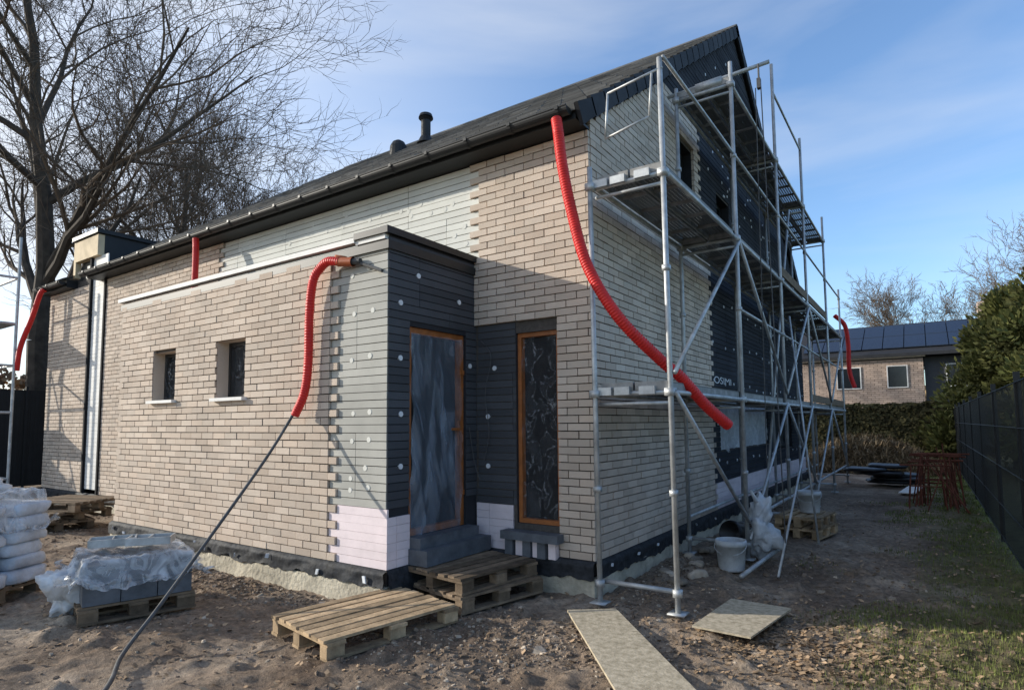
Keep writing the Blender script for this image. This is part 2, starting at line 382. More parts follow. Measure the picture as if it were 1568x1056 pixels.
# roof
mb=MB()
S=math.hypot(HB/2+OV,(HB/2+OV)*KR); cs=(HB/2+OV)/S; sn=cs*KR
XL,XR=-10.75,.05
def roofpt(side,x,s,n):
    y=-OV+s*cs-n*sn; z=ZE+s*sn+n*cs
    return (x,y if side==0 else HB-y,z)
for side in (0,1):
    mb.hexa([roofpt(side,x,s,n) for n in (-.11,-.02) for (x,s) in ((XL,0),(XR,0),(XR,S),(XL,S))])
mb.build("roof_slab","darkmetal",house)
mb=MB()
ex=.33; rows=int(S/ex)+1
for side in (0,1):
    for i in range(rows):
        s0=i*ex-.03; s1=min(s0+ex+.05,S)
        x=XL+(i%2)*.15-.15
        while x<XR:
            a=max(x,XL); b=min(x+.30,XR); x+=.30
            if b-a<.03: continue
            dn=ru(-.006,.006)
            P=[]
            for (n0,n1) in ((-.02,-.02),(.042+dn,.004+dn)):
                P+= [roofpt(side,a+.005,s0,n0),roofpt(side,b-.005,s0,n0),roofpt(side,b-.005,s1,n1),roofpt(side,a+.005,s1,n1)]
            mb.hexa(P,rnd())
mb.tube((XL,HB/2,ZE+S*sn-.03),(XR+.03,HB/2,ZE+S*sn-.03),.09,10)
mb.build("roof_tiles","tile",house)
mb=MB()
for side in (0,1):
    for i in range(rows):
        s0=i*ex-.03; s1=min(s0+ex+.03,S+.05)
        P=[roofpt(side,XR+.002,s0,-.17),roofpt(side,XR+.04,s0,-.17),roofpt(side,XR+.04,s1,-.15),roofpt(side,XR+.002,s1,-.15),
           roofpt(side,XR+.002,s0,.045),roofpt(side,XR+.04,s0,.045),roofpt(side,XR+.04,s1,.02),roofpt(side,XR+.002,s1,.02)]
        mb.hexa(P,rnd())
mb.build("verge_trim","verge",house)
mb=MB()
def gutter(mb,x0,x1,yc,zc,r=.075):
    K=10; n=len(mb.v)
    for x in (x0,x1):
        for rr in (r,r-.006):
            for i in range(K+1):
                t=math.pi+math.pi*i/K; mb.v.append((x,yc+rr*math.cos(t),zc+rr*math.sin(t)))
    W=2*(K+1)
    for i in range(K):
        mb.f.append((n+i,n+i+1,n+W+i+1,n+W+i)); mb.f.append((n+K+1+i+1,n+K+1+i,n+W+K+1+i,n+W+K+1+i+1)); mb.a+=[.5]*2; mb.m+=[0]*2
    for x in (x0,x1):
        c=[(x,yc+r*math.cos(math.pi+math.pi*i/K),zc+r*math.sin(math.pi+math.pi*i/K)) for i in range(K+1)]; mb.quad(c)
    mb.tube((x0,yc-r,zc+.004),(x1,yc-r,zc+.004),.009,6)
    x=x0+.2
    while x<x1:
        for i in range(K):
            t0=math.pi+math.pi*i/K; t1=math.pi+math.pi*(i+1)/K; R=r+.008
            a=(yc+R*math.cos(t0),zc+R*math.sin(t0)); b=(yc+R*math.cos(t1),zc+R*math.sin(t1))
            mb.quad([(x,a[0],a[1]),(x+.035,a[0],a[1]),(x+.035,b[0],b[1]),(x,b[0],b[1])])
        mb.box(x-.002,x+.037,yc-r-.012,yc-r+.01,zc-.02,zc+.014)
        x+=.55
gutter(mb,XL-.02,.0,-.35,4.545,.065)
gutter(mb,-13.3,-11.9,-.28,4.56,.065)
mb.box(XL,.03,-.28,-.255,4.46,4.545)
mb.box(XL,.03,-.255,.0,4.46,4.485)
mb.box(-13.3,-11.9,-.20,.0,4.46,4.62)
mb.build("gutter","darkmetal",house)
def vent(x,y,h,r):
    z=zr(y); v.tube((x,y,z-.1),(x,y,z+h),r,16); v.tube((x,y,z-.02),(x,y,z+.13),r*1.9,16,r2=r*1.15)
    v.tube((x,y,z+h-.02),(x,y,z+h+.03),r*1.0,16,r2=r*1.55); v.tube((x,y,z+h+.05),(x,y,z+h+.12),r*1.55,16,r2=r*1.3)
v=MB(); vent(-5.8,4.0,.50,.10)
z=zr(3.9)
for (h0,h1,a,b) in ((-.1,.14,.2,.18),(.14,.23,.18,.13),(.23,.28,.13,.05)): v.tube((-6.5,3.9,z+h0),(-6.5,3.9,z+h1),a,16,r2=b)
v.build("roof_vents","darkmetal",house)
mb=MB(); mb.box(-11.75,-10.755,.02,3.2,3.5,5.42); mb.box(-11.9,-10.70,-.14,3.3,5.42,5.50)
mb.build("stair_box_cladding","darkmetal",house)
mb=MB(); mb.box(-11.88,-10.76,-.10,.018,4.98,5.40,.3); mb.box(-11.88,-11.78,-.10,0,4.65,4.98)
mb.build("stair_box_plywood","ply",house)
mb=MB(); mb.box(-11.16,-11.10,-.07,0,.3,4.98); mb.box(-10.49,-10.43,-.07,0,.3,4.6)
mb.build("stair_box_edge_boards","dark",house)
mb=MB(); mb.quad([(-13.3,-.3,4.62),(-11.8,-.3,4.62),(-11.8,4,6.6),(-13.3,4,6.6)]); mb.build("side_roof","tile",house)
mb=MB()
def frame(mb,F,h,n0,n1,w):
    a,b,c,d=h; mb.fbox(F,a,a+w,c,d,n0,n1); mb.fbox(F,b-w,b,c,d,n0,n1); mb.fbox(F,a+w,b-w,d-w,d,n0,n1-.002); mb.fbox(F,a+w,b-w,c,c+w,n0,n1-.002)
for h in DOOR: frame(mb,FD,h,-.10,-.03,.06)
for h in WIN_M: frame(mb,FM,h,-.10,-.03,.045)
mb.fbox(FD,-.30,-.27,1.36,1.62,-.03,-.012); mb.fbox(FD,-.40,-.28,1.52,1.545,-.012,.02)
mb.fbox(FD,-.225,-.19,.85,.90,-.03,-.01); mb.fbox(FD,-.225,-.19,2.1,2.15,-.03,-.01)
mb.build("wooden_frames","orange",house)
mb=MB()
for h in WIN_A: frame(mb,FA,h,-.17,-.11,.045)
for h in WG: frame(mb,FG,h,-.2,-.13,.06)
mb.build("window_frames","darkmetal",house)
mb=MB()
for F,hs,n in ((FD,DOOR,-.095),(FM,WIN_M,-.095),(FA,WIN_A,-.165),(FG,WG,-.19)):
    for h in hs:
        o,U,Nn=F; P=lambda u,v_:o+U*u+Vector((0,0,v_))+Nn*n
        mb.quad([P(h[0],h[2]),P(h[1],h[2]),P(h[1],h[3]),P(h[0],h[3])])
mb.build("glazing","dark",house)
film("door_film",FD,(-1.0,-.25,.50,2.46),-.025,.045,'film',house,3,.018)
film("window_film",FM,(-.81,-.40,.62,2.47),-.06,.03,'film2',house,9)
for i,h in enumerate(WIN_A): film("annex_window_film",FA,(h[0]+.03,h[1]-.03,h[2]+.03,h[3]-.03),-.13,.03,'film2',house,20+i)
film("gable_window_film",FG,(4.35,7.65,1.1,2.0),-.06,.06,'wfilm2',house,31,.05)
film("gable_window_film",FG,(8.5,10.1,1.05,2.0),-.06,.06,'film2',house,37,.05)
mb=MB()
mb.box(-1.385,-1.14,-1.05,-.08,.30,.44); mb.box(-1.385,-1.24,-1.03,-.15,.44,.54)
mb.box(-.96,-.3,-.17,-.02,.44,.52); 
for x in (-.93,-.72,-.55): mb.box(x,x+.09,-.13,-.03,.28,.44)
mb.build("threshold_blocks","greytile",house)
mb=MB()
for x in (-.82,-.62,-.44): mb.box(x,x+.08,-.10,-.02,.28,.44)
mb.build("threshold_supports","pink",house)
mb=MB(); mb.tube((-1.95,-1.30,3.17),(-2.0,-1.42,3.17),.05,14); mb.sweep(catmull([(-1.80,-1.37,3.13),(-1.98,-1.40,3.15)],.03),lambda i:.045,14)
mb.build("orange_pipe_elbow","orangepipe",house,True)
mb=MB(); mb.tube((-1.72,-1.35,3.13),(-1.9,-1.38,3.14),.03,10); mb.tube((-1.45,-1.33,3.0),(-1.75,-1.35,3.12),.016,8)
mb.sweep(catmull([(-1.32,-.03,2.5),(-1.15,-.05,2.3),(-1.22,-.06,1.9),(-1.18,-.05,1.5),(-1.25,-.04,1.2)],.05),lambda i:.004,5)
mb.sweep(catmull([(-1.36,-.16,1.55),(-1.34,-.10,1.2),(-1.30,-.06,1.0)],.05),lambda i:.004,5)
mb.build("pipe_stub_and_cables","steeld",house)
t=bpy.data.curves.new("panel_label",'FONT'); t.body="OSIMI"; t.size=.15; to=bpy.data.objects.new("panel_label",t); COL.objects.link(to)
to.location=(.022,4.0,2.17); to.rotation_euler=(math.pi/2,0,math.pi/2); to.scale=(2.6,1,1); t.materials.append(M['washer']); to.parent=house
# ------------------------------------------------------------ hoses
def hose(name,pts,r,mname='red',parent=None):
    P=catmull(pts,.006); mb=MB(); mb.sweep(P,lambda i:r*(1+.07*math.sin(i*.006*2*math.pi/.026)),12)
    return mb.build(name,mname,parent,True)
hose("red_corrugated_hose",[(-.10,-.42,4.43),(-.07,-.44,4.28),(-.03,-.44,3.95),(.05,-.42,3.5),(.2,-.42,2.98),(.46,-.36,2.5),(.70,-.02,2.14),(.83,.12,1.99),(.97,.37,1.74),(1.11,.60,1.55)],.05)
hose("red_corrugated_hose",[(-1.95,-1.40,3.15),(-2.10,-1.42,3.17),(-2.22,-1.42,3.12),(-2.30,-1.44,3.0),(-2.36,-1.43,2.7),(-2.38,-1.42,2.2),(-2.42,-1.43,1.9),(-2.52,-1.46,1.68)],.042)
hose("red_corrugated_hose",[(-6.55,-.38,4.46),(-6.5,-.40,4.3),(-6.42,-.44,3.9),(-6.4,-.46,3.3)],.045)
hose("red_corrugated_hose",[(-12.75,-.30,4.5),(-12.8,-.36,4.4),(-13.0,-.42,3.9),(-13.3,-.5,3.3),(-13.45,-.5,2.8)],.05)
hose("red_corrugated_hose",[(.75,12.7,4.35),(.95,12.9,4.1),(1.0,13,3.6),(1.0,13,2.9),(1.1,13,2.45)],.055)
mb=MB(); mb.sweep(catmull([(-2.52,-1.46,1.72),(-2.52,-1.75,1.30),(-2.40,-2.3,.72),(-2.18,-2.85,.25),(-1.98,-3.18,.04),(-1.53,-3.46,.02),(-1.0,-3.9,.02)],.05),lambda i:.0145,8)
mb.build("long_drain_pipe","steeld",None,True)
# ------------------------------------------------------------ scaffolding
scaf=empty("scaffolding")
XI,XO=.21,.88
YS=[-.25,2.1,4.7,7.2,9.9,12.5]
TOPO=[4.78,5.92,7.2,6.98,6.2,5.0]; TOPI=[3.93,5.8,7.0,5.9,5.9,4.2]
R=.024
mb=MB()
def clamp(p,s=.04): mb.obox(p,(s,0,0),(0,s,0),(0,0,s*.8))
for i,y in enumerate(YS):
    lx=-.03 if i==0 else 0
    for x,tp in ((XI,TOPI[i]),(XO,TOPO[i])):
        yy=y-(.06 if x==XI and i==0 else 0)
        mb.tube((x,yy,.0),(x+lx,yy,tp),R,10); mb.tube((x,yy,.0),(x,yy,.25),.018,8); mb.obox((x,yy,.03),(.07,0,0),(0,.07,0),(0,0,.006))
        mb.tube((x,yy,.16),(x,yy,.22),.042,10)
        for z in (1.9,3.8,5.7):
            if z<tp: clamp((x+lx*z/5,yy,z-.06))
        for z in (1.0,2.9,4.75):
            if z<tp-.1: clamp((x+lx*z/5,yy,z),.03)
    mb.tube((XI,y,.2),(XO,y,.2),R*.9,8)
    for z in (1.84,3.74,5.64):
        if z<TOPI[i]: mb.tube((XI,y,z),(XO,y,z),R,8); mb.tube((XI,y,z-.09),(XO,y,z-.09),R*.7,8)
for i in range(5):
    a,b=YS[i],YS[i+1]
    for z in (.45,1.84,3.74,5.64):
        for x in (XI,XO):
            if z==.45 and i==0: continue
            if z<min(TOPO[i],TOPO[i+1]): mb.tube((x,a,z),(x,b,z),R*.9,8)
    for z in (2.9,4.78,6.75):
        if z<min(TOPO[i],TOPO[i+1])+.05 and not(i==0 and z<4): mb.tube((XO,a,z),(XO,b,z),R*.75,8)
    mb.tube((XO+.03,a,.25 if i%2 else 1.84),(XO+.03,b,1.84 if i%2 else .45),R*.85,8)
    mb.tube((XO+.03,a,2.0 if i%2==0 else 3.7),(XO+.03,b,3.7 if i%2==0 else 2.0),R*.85,8)
mb.tube((.1,2.1,5.72),(1.32,2.12,5.78),R,8)
mb.obox((.62,2.1,5.72),(.16,0,.004),(0,.03,0),(0,0,.045))
for a,b in [((XO,-.26,4.68),(.36,-.27,4.60)),((.36,-.27,4.60),(.33,-.27,4.18)),((.33,-.27,4.18),(.75,-.26,4.27)),((.75,-.26,4.27),(.78,-.26,4.66))]: mb.tube(a,b,.011,8)
mb.tube((1.02,1.2,.04),(1.15,2.5,.12),.024,8); mb.tube((1.3,1.55,.0),(1.25,4.7,1.8),.014,8)
mb.tube((.6,4.2,0),(.75,6.5,5.4),.02,8)
mb.tube((1.4,3.6,0),(.95,4.9,3.2),.014,8)
mb.build("frames_and_tubes","steel",scaf,True)
mb=MB(); mb2=MB()
def deck(y0,y1,z):
    for k in range(2):
        x0=XI+.03+k*.32; x1=x0+.30
        mb.box(x0,x1,y0+.03,y1-.03,z-.012,z)
        for (a,b) in ((x0,x0+.02),(x1-.02,x1)): mb2.box(a,b,y0+.03,y1-.03,z-.065,z-.012)
        y=y0+.06
        while y<y1-.05: mb2.box(x0+.02,x1-.02,y,y+.025,z-.045,z-.012); y+=.45
        for yy in (y0-.02,y1-.07): mb2.box(x0,x1,yy,yy+.09,z-.07,z+.004)
for i in range(5):
    deck(YS[i],YS[i+1],1.93); deck(YS[i],YS[i+1],3.83)
    if i in (1,2,3): deck(YS[i],YS[i+1],5.73)
mb.build("perforated_decks","deck",scaf)
mb2.build("deck_frames","decksteel",scaf)
mb=MB(); mb.box(XO-.015,XO+.012,4.75,9.8,3.84,3.98); mb.box(XO-.015,XO+.012,7.25,12.4,1.94,2.08); mb.build("toe_boards","oldpallet",scaf)
mb=MB()
for z in (1.86,3.76): 
    for x in (.28,.45,.68): mb.obox((x,-.29,z),(.07,0,0),(0,.02,0),(0,0,.035))
mb.build("deck_hooks","steel",scaf)
mb=MB(); mb.tube((1.2,2.1,5.78),(1.2,2.1,5.6),.012,6); mb.obox((1.2,2.1,5.54),(.02,0,0),(0,.03,0),(0,0,.06)); mb.tube((1.22,2.1,5.5),(1.3,2.0,.2),.007,6); mb.tube((1.16,2.1,5.5),(1.1,2.2,1.1),.006,6)
mb.build("pulley_and_rope","steeld",scaf)
sl=empty("scaffolding")
mb=MB()
for (x,y) in ((-13.45,-.55),(-13.45,-1.25),(-15.6,-.55),(-15.6,-1.25)):
    mb.tube((x,y,0),(x,y,5.7 if y>-.9 else 5.2),.03,8)
for z in (.5,1.9,2.9,3.8,4.8):
    mb.tube((-13.45,-.55,z),(-13.45,-1.25,z),.026,8); mb.tube((-13.45,-1.25,z),(-15.6,-1.25,z),R,8); mb.tube((-13.45,-.55,z),(-15.6,-.55,z),R,8)
for z in (1.93,3.83): mb.box(-15.6,-13.45,-1.2,-.6,z-.05,z)
mb.tube((-13.45,-1.28,.3),(-15.6,-1.28,3.7),R*.8,8)
mb.build("frames_and_tubes","steel",sl)
# ------------------------------------------------------------ pallets
def pallet(mb,cx,cy,z,rot,L=1.2,W=.8,jit=.006):
    c,s=math.cos(rot),math.sin(rot); ux=Vector((c,s,0)); uy=Vector((-s,c,0)); o=Vector((cx,cy,z))
    def B(x,y,zz,a,b,h): 
        ang=ru(-.01,.01); ax=(ux*math.cos(ang)+uy*math.sin(ang)); ay=(uy*math.cos(ang)-ux*math.sin(ang))
        mb.obox(o+ux*(x+ru(-jit,jit))+uy*(y+ru(-jit,jit))+Vector((0,0,zz+ru(0,.002))),ax*a,ay*b,(0,0,h),rnd())
    nb=int(W/.105)
    for i in range(nb): B(0,-W/2+.05+(W-.1)*i/(nb-1),.133,L/2,.040,.010)
    for x in (-L/2+.07,0,L/2-.07):
        B(x,0,.111,.07,W/2,.011)
        for y in (-W/2+.05,0,W/2-.05): B(x,y,.06,.068,.045,.039)
    for y in (-W/2+.05,0,W/2-.05): B(0,y,.011,L/2,.048,.010)
mb=MB(); pallet(mb,-1.06,-1.83,.0,math.radians(80),1.15,.84,.012); mb.build("wooden_pallet","pallet")
mb=MB(); pallet(mb,-.93,-.62,.0,math.radians(78),.98,.82); mb.build("wooden_pallet","oldpallet")
mb=MB(); pallet(mb,-.99,-.62,.147,math.radians(82),.98,.84,.012); mb.build("wooden_pallet","oldpallet")
for k in range(3):
    mb=MB(); pallet(mb,-9.0+.1*k,-1.25+.1*k,.0+.147*k,math.radians(-8+14*k),1.2,.9); mb.build("wooden_pallet","oldpallet")
def board(name,pts,z,th,m):
    mb=MB(); P=[Vector((*p,z)) for p in pts]; mb.hexa(P+[p+Vector((0,0,th)) for p in P]); return mb.build(name,m)
board("osb_plank",[(.99+.35,-1.80-.4),(1.39+.35,-1.54-.4),(.43,-.47),(.11,-.72)],.035,.018,'osb')
board("plywood_sheet",[(1.09,-.55),(1.52,-.57),(1.64,.31),(1.15,.33)],.04,.014,'osb')
board("white_board",[(2.05,10.2),(2.35,10.2),(2.5,11.9),(2.2,11.9)],.04,.02,'white')
pk=empty("wrapped_block_pallet")
mb=MB(); pallet(mb,-3.22,-2.58,.0,math.radians(74),.85,.72); mb.build("pallet_base","oldpallet",pk)
mb=MB()
for i in range(3):
    for j in range(3):
        c=Vector((-3.22,-2.58,0)); ux=Vector((math.cos(1.29),math.sin(1.29),0)); uy=Vector((-ux.y,ux.x,0))
        for k in range(2): mb.obox(c+ux*(i-1)*.265+uy*(j-1)*.235+Vector((0,0,.145+.12+k*.16-.04)),ux*.129,uy*.114,(0,0,.075),rnd())
mb.build("grey_blocks","greytile",pk)
def drape(name,cx,cy,hw,hd,rot,top,low,m,parent,seed,ext=.16):
    mb=MB(); n=60; c,s=math.cos(rot),math.sin(rot)
    for j in range(n+1):
        for i in range(n+1):
            x=(i/n*2-1)*(hw+ext*1.6); y=(j/n*2-1)*(hd+ext*1.6)
            q=Vector((x*3+seed,y*3,seed)); ox=max(0,abs(x)-hw); oy=max(0,abs(y)-hd); o=max(ox,oy)
            lo=low+.16*noise.noise(q*1.3)
            z=top+.035*noise.noise(q*1.5)+.025*noise.noise(q*4)+.016*noise.noise(q*11)-min(1,o/(ext*.35))*(top-lo)*.9
            if o>0:
                f=.25+.7*abs(noise.noise(q*4))
                x=math.copysign(min(abs(x),hw+ox*f),x); y=math.copysign(min(abs(y),hd+oy*f),y)
                z-=o*.25
            mb.v.append((cx+x*c-y*s,cy+x*s+y*c,max(.01,z)))
    W=n+1
    for j in range(n):
        for i in range(n): mb.f.append((j*W+i,j*W+i+1,(j+1)*W+i+1,(j+1)*W+i)); mb.a.append(.5); mb.m.append(0)
    return mb.build(name,m,parent,True)
drape("plastic_wrap",-3.22,-2.58,.41,.36,1.29,.50,.38,'wfilm',pk,4)
mb=MB(); cushion(mb,(-3.45,-2.98,.2),.13,.17,.18,.5,.8,.09,5,40,24); mb.build("loose_wrap","wfilm2",pk,True)
mb=MB()
for (cx,cy,r0) in ((-3.3,-2.72,1.1),(-3.1,-2.5,.9)):
    ux=Vector((math.cos(r0),math.sin(r0),0)); uy=Vector((-ux.y,ux.x,0)); c=Vector((cx,cy,.56))
    mb.obox(c,ux*.17,uy*.10,(0,0,.006))
    for sx,sy,a,b in ((0,.10,.17,.006),(0,-.10,.17,.006),(.17,0,.006,.10),(-.17,0,.006,.10),(0,0,.004,.10)): mb.obox(c+ux*sx+uy*sy+Vector((0,0,.03)),ux*a,uy*b,(0,0,.03))
mb.build("steel_tray","steel",pk)
bagst=empty("cement_bag_stack"); BX,BY=-4.78,-3.42
mb=MB(); pallet(mb,BX,BY,.0,.5,1.0,.9); mb.build("pallet_base","oldpallet",bagst)
mb=MB()
for k in range(6):
    for (dx,dy) in ((-.24,-.18),(.24,-.18),(-.24,.24),(.24,.24)):
        c,s=math.cos(.5),math.sin(.5); x=dx+ru(-.03,.03); y=dy*1.1+ru(-.03,.03)
        cushion(mb,(BX+x*c-y*s,BY+x*s+y*c,.2+k*.122),.27,.23,.068,.5+ru(-.08,.08),.42,.018,k*3+dx*7,30,12,rnd())
mb.build("cement_bags","bag",bagst,True)
drape("plastic_wrap",BX,BY,.48,.44,.5,.98,.70,'wfilm',bagst,14,.14)
mb=MB(); cushion(mb,(BX-.05,BY+.05,1.0),.3,.25,.08,.4,.7,.08,9,40,20); mb.build("loose_wrap","wfilm2",bagst,True)
def bucket(name,x,y,z,r,h,m,tilt=None,handle=True):
    mb=MB(); K=28; prof=[(0,0),(r*.82,0),(r*.86,.02),(r,h-.06),(r*1.06,h-.06),(r*1.06,h-.03),(r*1.02,h),(r*.96,h),(r*.82,.03),(0,.03)]
    for (a,b) in prof:
        for i in range(K): t=2*math.pi*i/K; mb.v.append((a*math.cos(t),a*math.sin(t),b))
    for j in range(len(prof)-1):
        for i in range(K): q=(i+1)%K; mb.f.append((j*K+i,j*K+q,(j+1)*K+q,(j+1)*K+i)); mb.a.append(.5); mb.m.append(0)
    if handle: mb.sweep([(r*1.08*math.cos(t),-.02-.12*math.sin(t),h-.05-.10*math.sin(t)) for t in [math.pi*i/14 for i in range(15)]],lambda i:.004,6)
    o=mb.build(name,m,None,True); o.location=(x,y,z)
    if tilt: o.rotation_euler=tilt
    return o
bucket("plastic_bucket",.82,1.62,.0,.155,.32,'bucket')
bucket("plastic_bucket",.70,2.75,.18,.15,.30,'black',(math.radians(80),0,math.radians(-25)))
bucket("plastic_bucket",1.2,4.35,.30,.15,.30,'bucket')
mb=MB(); cushion(mb,(.98,2.3,.34),.14,.13,.30,.2,.9,.09,3,40,30); mb.tube((.98,2.3,.6),(.92,2.15,.8),.04,8,r2=.012); mb.build("plastic_rubble_bag","wfilm2",None,True)
mb=MB(); pallet(mb,1.15,4.3,.0,1.4,.8,.6); pallet(mb,1.15,4.3,.147,1.45,.8,.6); mb.build("wooden_pallet","pallet")
mb=MB()
for k in range(22): cushion(mb,(ru(.2,.75),ru(.6,5.5),.03),ru(.04,.12),ru(.03,.09),ru(.02,.05),ru(0,3),.6,.02,k,14,8,rnd())
mb.build("rubble_pile","stone",None)
mb=MB()
for k in range(6): cushion(mb,(1.7+ru(-.45,.5),12.3+ru(-.3,.3),.10+.075*k),.62-.04*k,.4,.055,ru(-.2,.2),.6,.04,k*5,26,8)
mb.build("black_tarp_pile","black",None,True)
mb=MB()
for k in range(7):
    bx=2.8+ru(-.28,.28); by=8.3+ru(-.4,.6); ang=ru(-.5,.5); c,s=math.cos(ang),math.sin(ang); h=ru(.75,1.0)
    for sg in (-1,1):
        for e in (-1,1):
            mb.tube((bx+c*.28*e+s*.25*sg,by+s*.28*e-c*.25*sg,0),(bx+c*.22*e,by+s*.22*e,h),.012,6)
    mb.tube((bx-c*.4,by-s*.4,h),(bx+c*.4,by+s*.4,h),.016,6); mb.tube((bx-c*.26,by-s*.26,h*.5),(bx+c*.26,by+s*.26,h*.5),.01,6)
for k in range(8): mb.tube((2.8+ru(-.4,.4),8+ru(-.4,.4),0),(2.8+ru(-.3,.3),8.3+ru(-.4,.4),ru(.8,1.25)),.01,6)
mb.build("rusty_steel_trestles","rust",None)
# ------------------------------------------------------------ fences
def fence(name,x0,y0,x1,y1,h,sw=.019):
    e=empty(name); mb=MB(); p0=Vector((x0,y0,0));p1=Vector((x1,y1,0)); L=(p1-p0).length; d=(p1-p0)/L; n=Vector((-d.y,d.x,0)); k=int(L/2.5)
    for i in range(k+1):
        p=p0+d*(L*i/k); mb.obox(p+Vector((0,0,h/2+.03)),d*.03,n*.025,(0,0,h/2+.05))
    for z in (.08,.5,1.0,1.5,h-.03): 
        if z<h: mb.tube(p0+Vector((0,0,z))+n*.02,p1+Vector((0,0,z))+n*.02,.007,5)
    m2=int(L/.052)
    for i in range(m2):
        p=p0+d*(i*.052+.02)+n*(.004 if i%2 else 0); mb.obox(p+Vector((0,0,h/2)),d*sw,n*.0015,(0,0,h/2-.02),rnd())
    mb.build("fence_panels","darkmetal",e); return e
fence("metal_fence",3.40,-2.5,3.36,20.5,1.98)
fence("metal_fence",-17.5,-4.5,-17.2,9,2.6,.03)
# ------------------------------------------------------------ trees
def bare_tree(name,base,H,r0,seed,levels=5,kids=(10,6,5,4,4),spread=.75,tr=.35,m=('bark','twig'),minr=.006):
    rs=random.Random(seed); mb=MB()
    def branch(p,d,L,r,lv):
        n=(7,6,5,4,3,3)[lv]; pts=[p.copy()]; dd=d.copy()
        for i in range(n):
            w=.12+.06*lv
            dd=(dd+Vector((rs.uniform(-w,w),rs.uniform(-w,w),rs.uniform(-w,w)+(.05 if lv>0 else .02)))).normalized()
            pts.append(pts[-1]+dd*L/n)
        k=(9,7,5,4,3,3)[lv]; mb.mi=0 if lv<2 else 1
        for i in range(n):
            a=r*(1-.8*i/n); b=r*(1-.8*(i+1)/n); mb.tube(pts[i],pts[i+1],a,k,r2=b,cap=False)
        if lv>=levels: return
        for c in range(kids[lv]):
            t=(tr if lv==0 else .18)+(1-(tr if lv==0 else .18))*(c+rs.random())/kids[lv]; t=min(t,.98)
            i=int(t*n); q=pts[i].lerp(pts[i+1],t*n-i); base_d=(pts[i+1]-pts[i]).normalized()
            ax=base_d.orthogonal().normalized(); ax.rotate(Matrix.Rotation(rs.uniform(0,6.283),3,base_d))
            ang=rs.uniform(.45,1.0)*spread*(1.15 if lv==0 else 1)
            nd=(base_d*math.cos(ang)+ax*math.sin(ang)).normalized()
            rr=r*(1-.8*t); f=rs.uniform(.5,.8) if lv else rs.uniform(.45,.62)*(1.15-t*.5)
            branch(q,nd,L*f*(1.0 if lv==0 else .85),max(rr*.6,minr),lv+1)
    branch(Vector(base),Vector((rs.uniform(-.05,.05),rs.uniform(-.05,.05),1)).normalized(),H*.8,r0,0)
    return mb.build(name,list(m))
bare_tree("bare_deciduous_tree",(-18.9,1.6,0),18,.36,11,5,(14,8,5,5,4),tr=.25,spread=.85,minr=.008)
bare_tree("bare_deciduous_tree",(-23,6.5,0),15,.26,5,5,(12,8,5,4,4),tr=.2,spread=.85,minr=.010)
bare_tree("bare_deciduous_tree",(-27,10.5,0),14.5,.26,23,5,(12,8,5,4,4),tr=.2,minr=.010)
bare_tree("bare_deciduous_tree",(-28,16.5,0),14.5,.24,29,5,(12,8,5,4,4),tr=.2,minr=.010)
bare_tree("bare_deciduous_tree",(1.5,52,0),11,.22,41,5,(12,7,5,4,4),tr=.3,minr=.014)
bare_tree("bare_deciduous_tree",(7,56,0),11,.2,43,5,(12,6,5,4,3),tr=.3,minr=.012)
bare_tree("bare_deciduous_tree",(10.2,44,0),12,.3,47,5,(12,7,5,4,4),tr=.3,minr=.014)
def leaves(mb,pts_fn,n,size,wd=.35):
    for i in range(n):
        p,nn=pts_fn(); a=Vector((ru(-1,1),ru(-1,1),ru(-1,1))).normalized(); b=a.cross(nn if nn.length>0 else Vector((0,0,1))).normalized()
        s=size*ru(.6,1.4); mb.quad([p-a*s*.5,p+b*s*wd,p+a*s*.5,p-b*s*wd],rnd())
def conifer(name,c,H,R,seed):
    mb=MB(); rs=random.Random(seed); clumps=[]
    for i in range(170):
        t=rs.random()**.8; z=.4+t*(H-.6); rad=R*(1-(t)**1.8)*(.55+.65*rs.random())+.1; a=rs.uniform(0,6.283)
        clumps.append((Vector((c[0]+rad*math.cos(a),c[1]+rad*math.sin(a),z)),rs.uniform(.25,.65),rs.random()))
    for q,s,val in clumps:
        for j in range(230):
            d=Vector((rs.gauss(0,1),rs.gauss(0,1),rs.gauss(0,1))); d.normalize(); p=q+d*s*(rs.random()**.4)
            a=(d+Vector((0,0,.6))).normalized(); b=a.orthogonal().normalized(); b.rotate(Matrix.Rotation(rs.uniform(0,6.28),3,a)); L=rs.uniform(.09,.24)
            mb.quad([p,p+a*L*.5+b*L*.25,p+a*L,p+a*L*.5-b*L*.25],min(1,max(0,val*.7+rs.random()*.3)))
    e=empty(name); mb.build("foliage","needle",e)
    t=MB(); t.tube((c[0],c[1],0),(c[0],c[1],H*.85),.16,8,r2=.03); t.build("trunk","bark",e)
conifer("conifer_tree",(5.0,20.2),5.6,1.9,1)
conifer("conifer_tree",(6.2,17.0),6.8,2.2,2)
mb=MB()
def hp():
    x=ru(-9,3.6); f=rnd()
    z=ru(.0,2.15)+.12*noise.noise(Vector((x,0,3))); y=20.3+(.12*noise.noise(Vector((x*1.5,z*2,0))))
    if f<.3: z=2.15+.1*noise.noise(Vector((x*2,0,1))); y=ru(20.3,21.2)
    return Vector((x,y+ru(0,.12),z)),Vector((0,-1,.3))
leaves(mb,hp,26000,.13); mb.box(-9,3.5,20.6,21.1,0,2.05); mb.build("hedge","hedge")
mb=MB()
def bp():
    x=ru(-1,3.2); y=ru(16,19.5); h=1.0*max(0,1-((x-.9)/2.0)**2)*max(0,1-((y-17.9)/1.6)**2)+.12; return Vector((x,y,rnd()**.5*h)),Vector((0,0,1))
leaves(mb,bp,16000,.42,.035); mb.build("brush_heap","brush")
mb=MB()
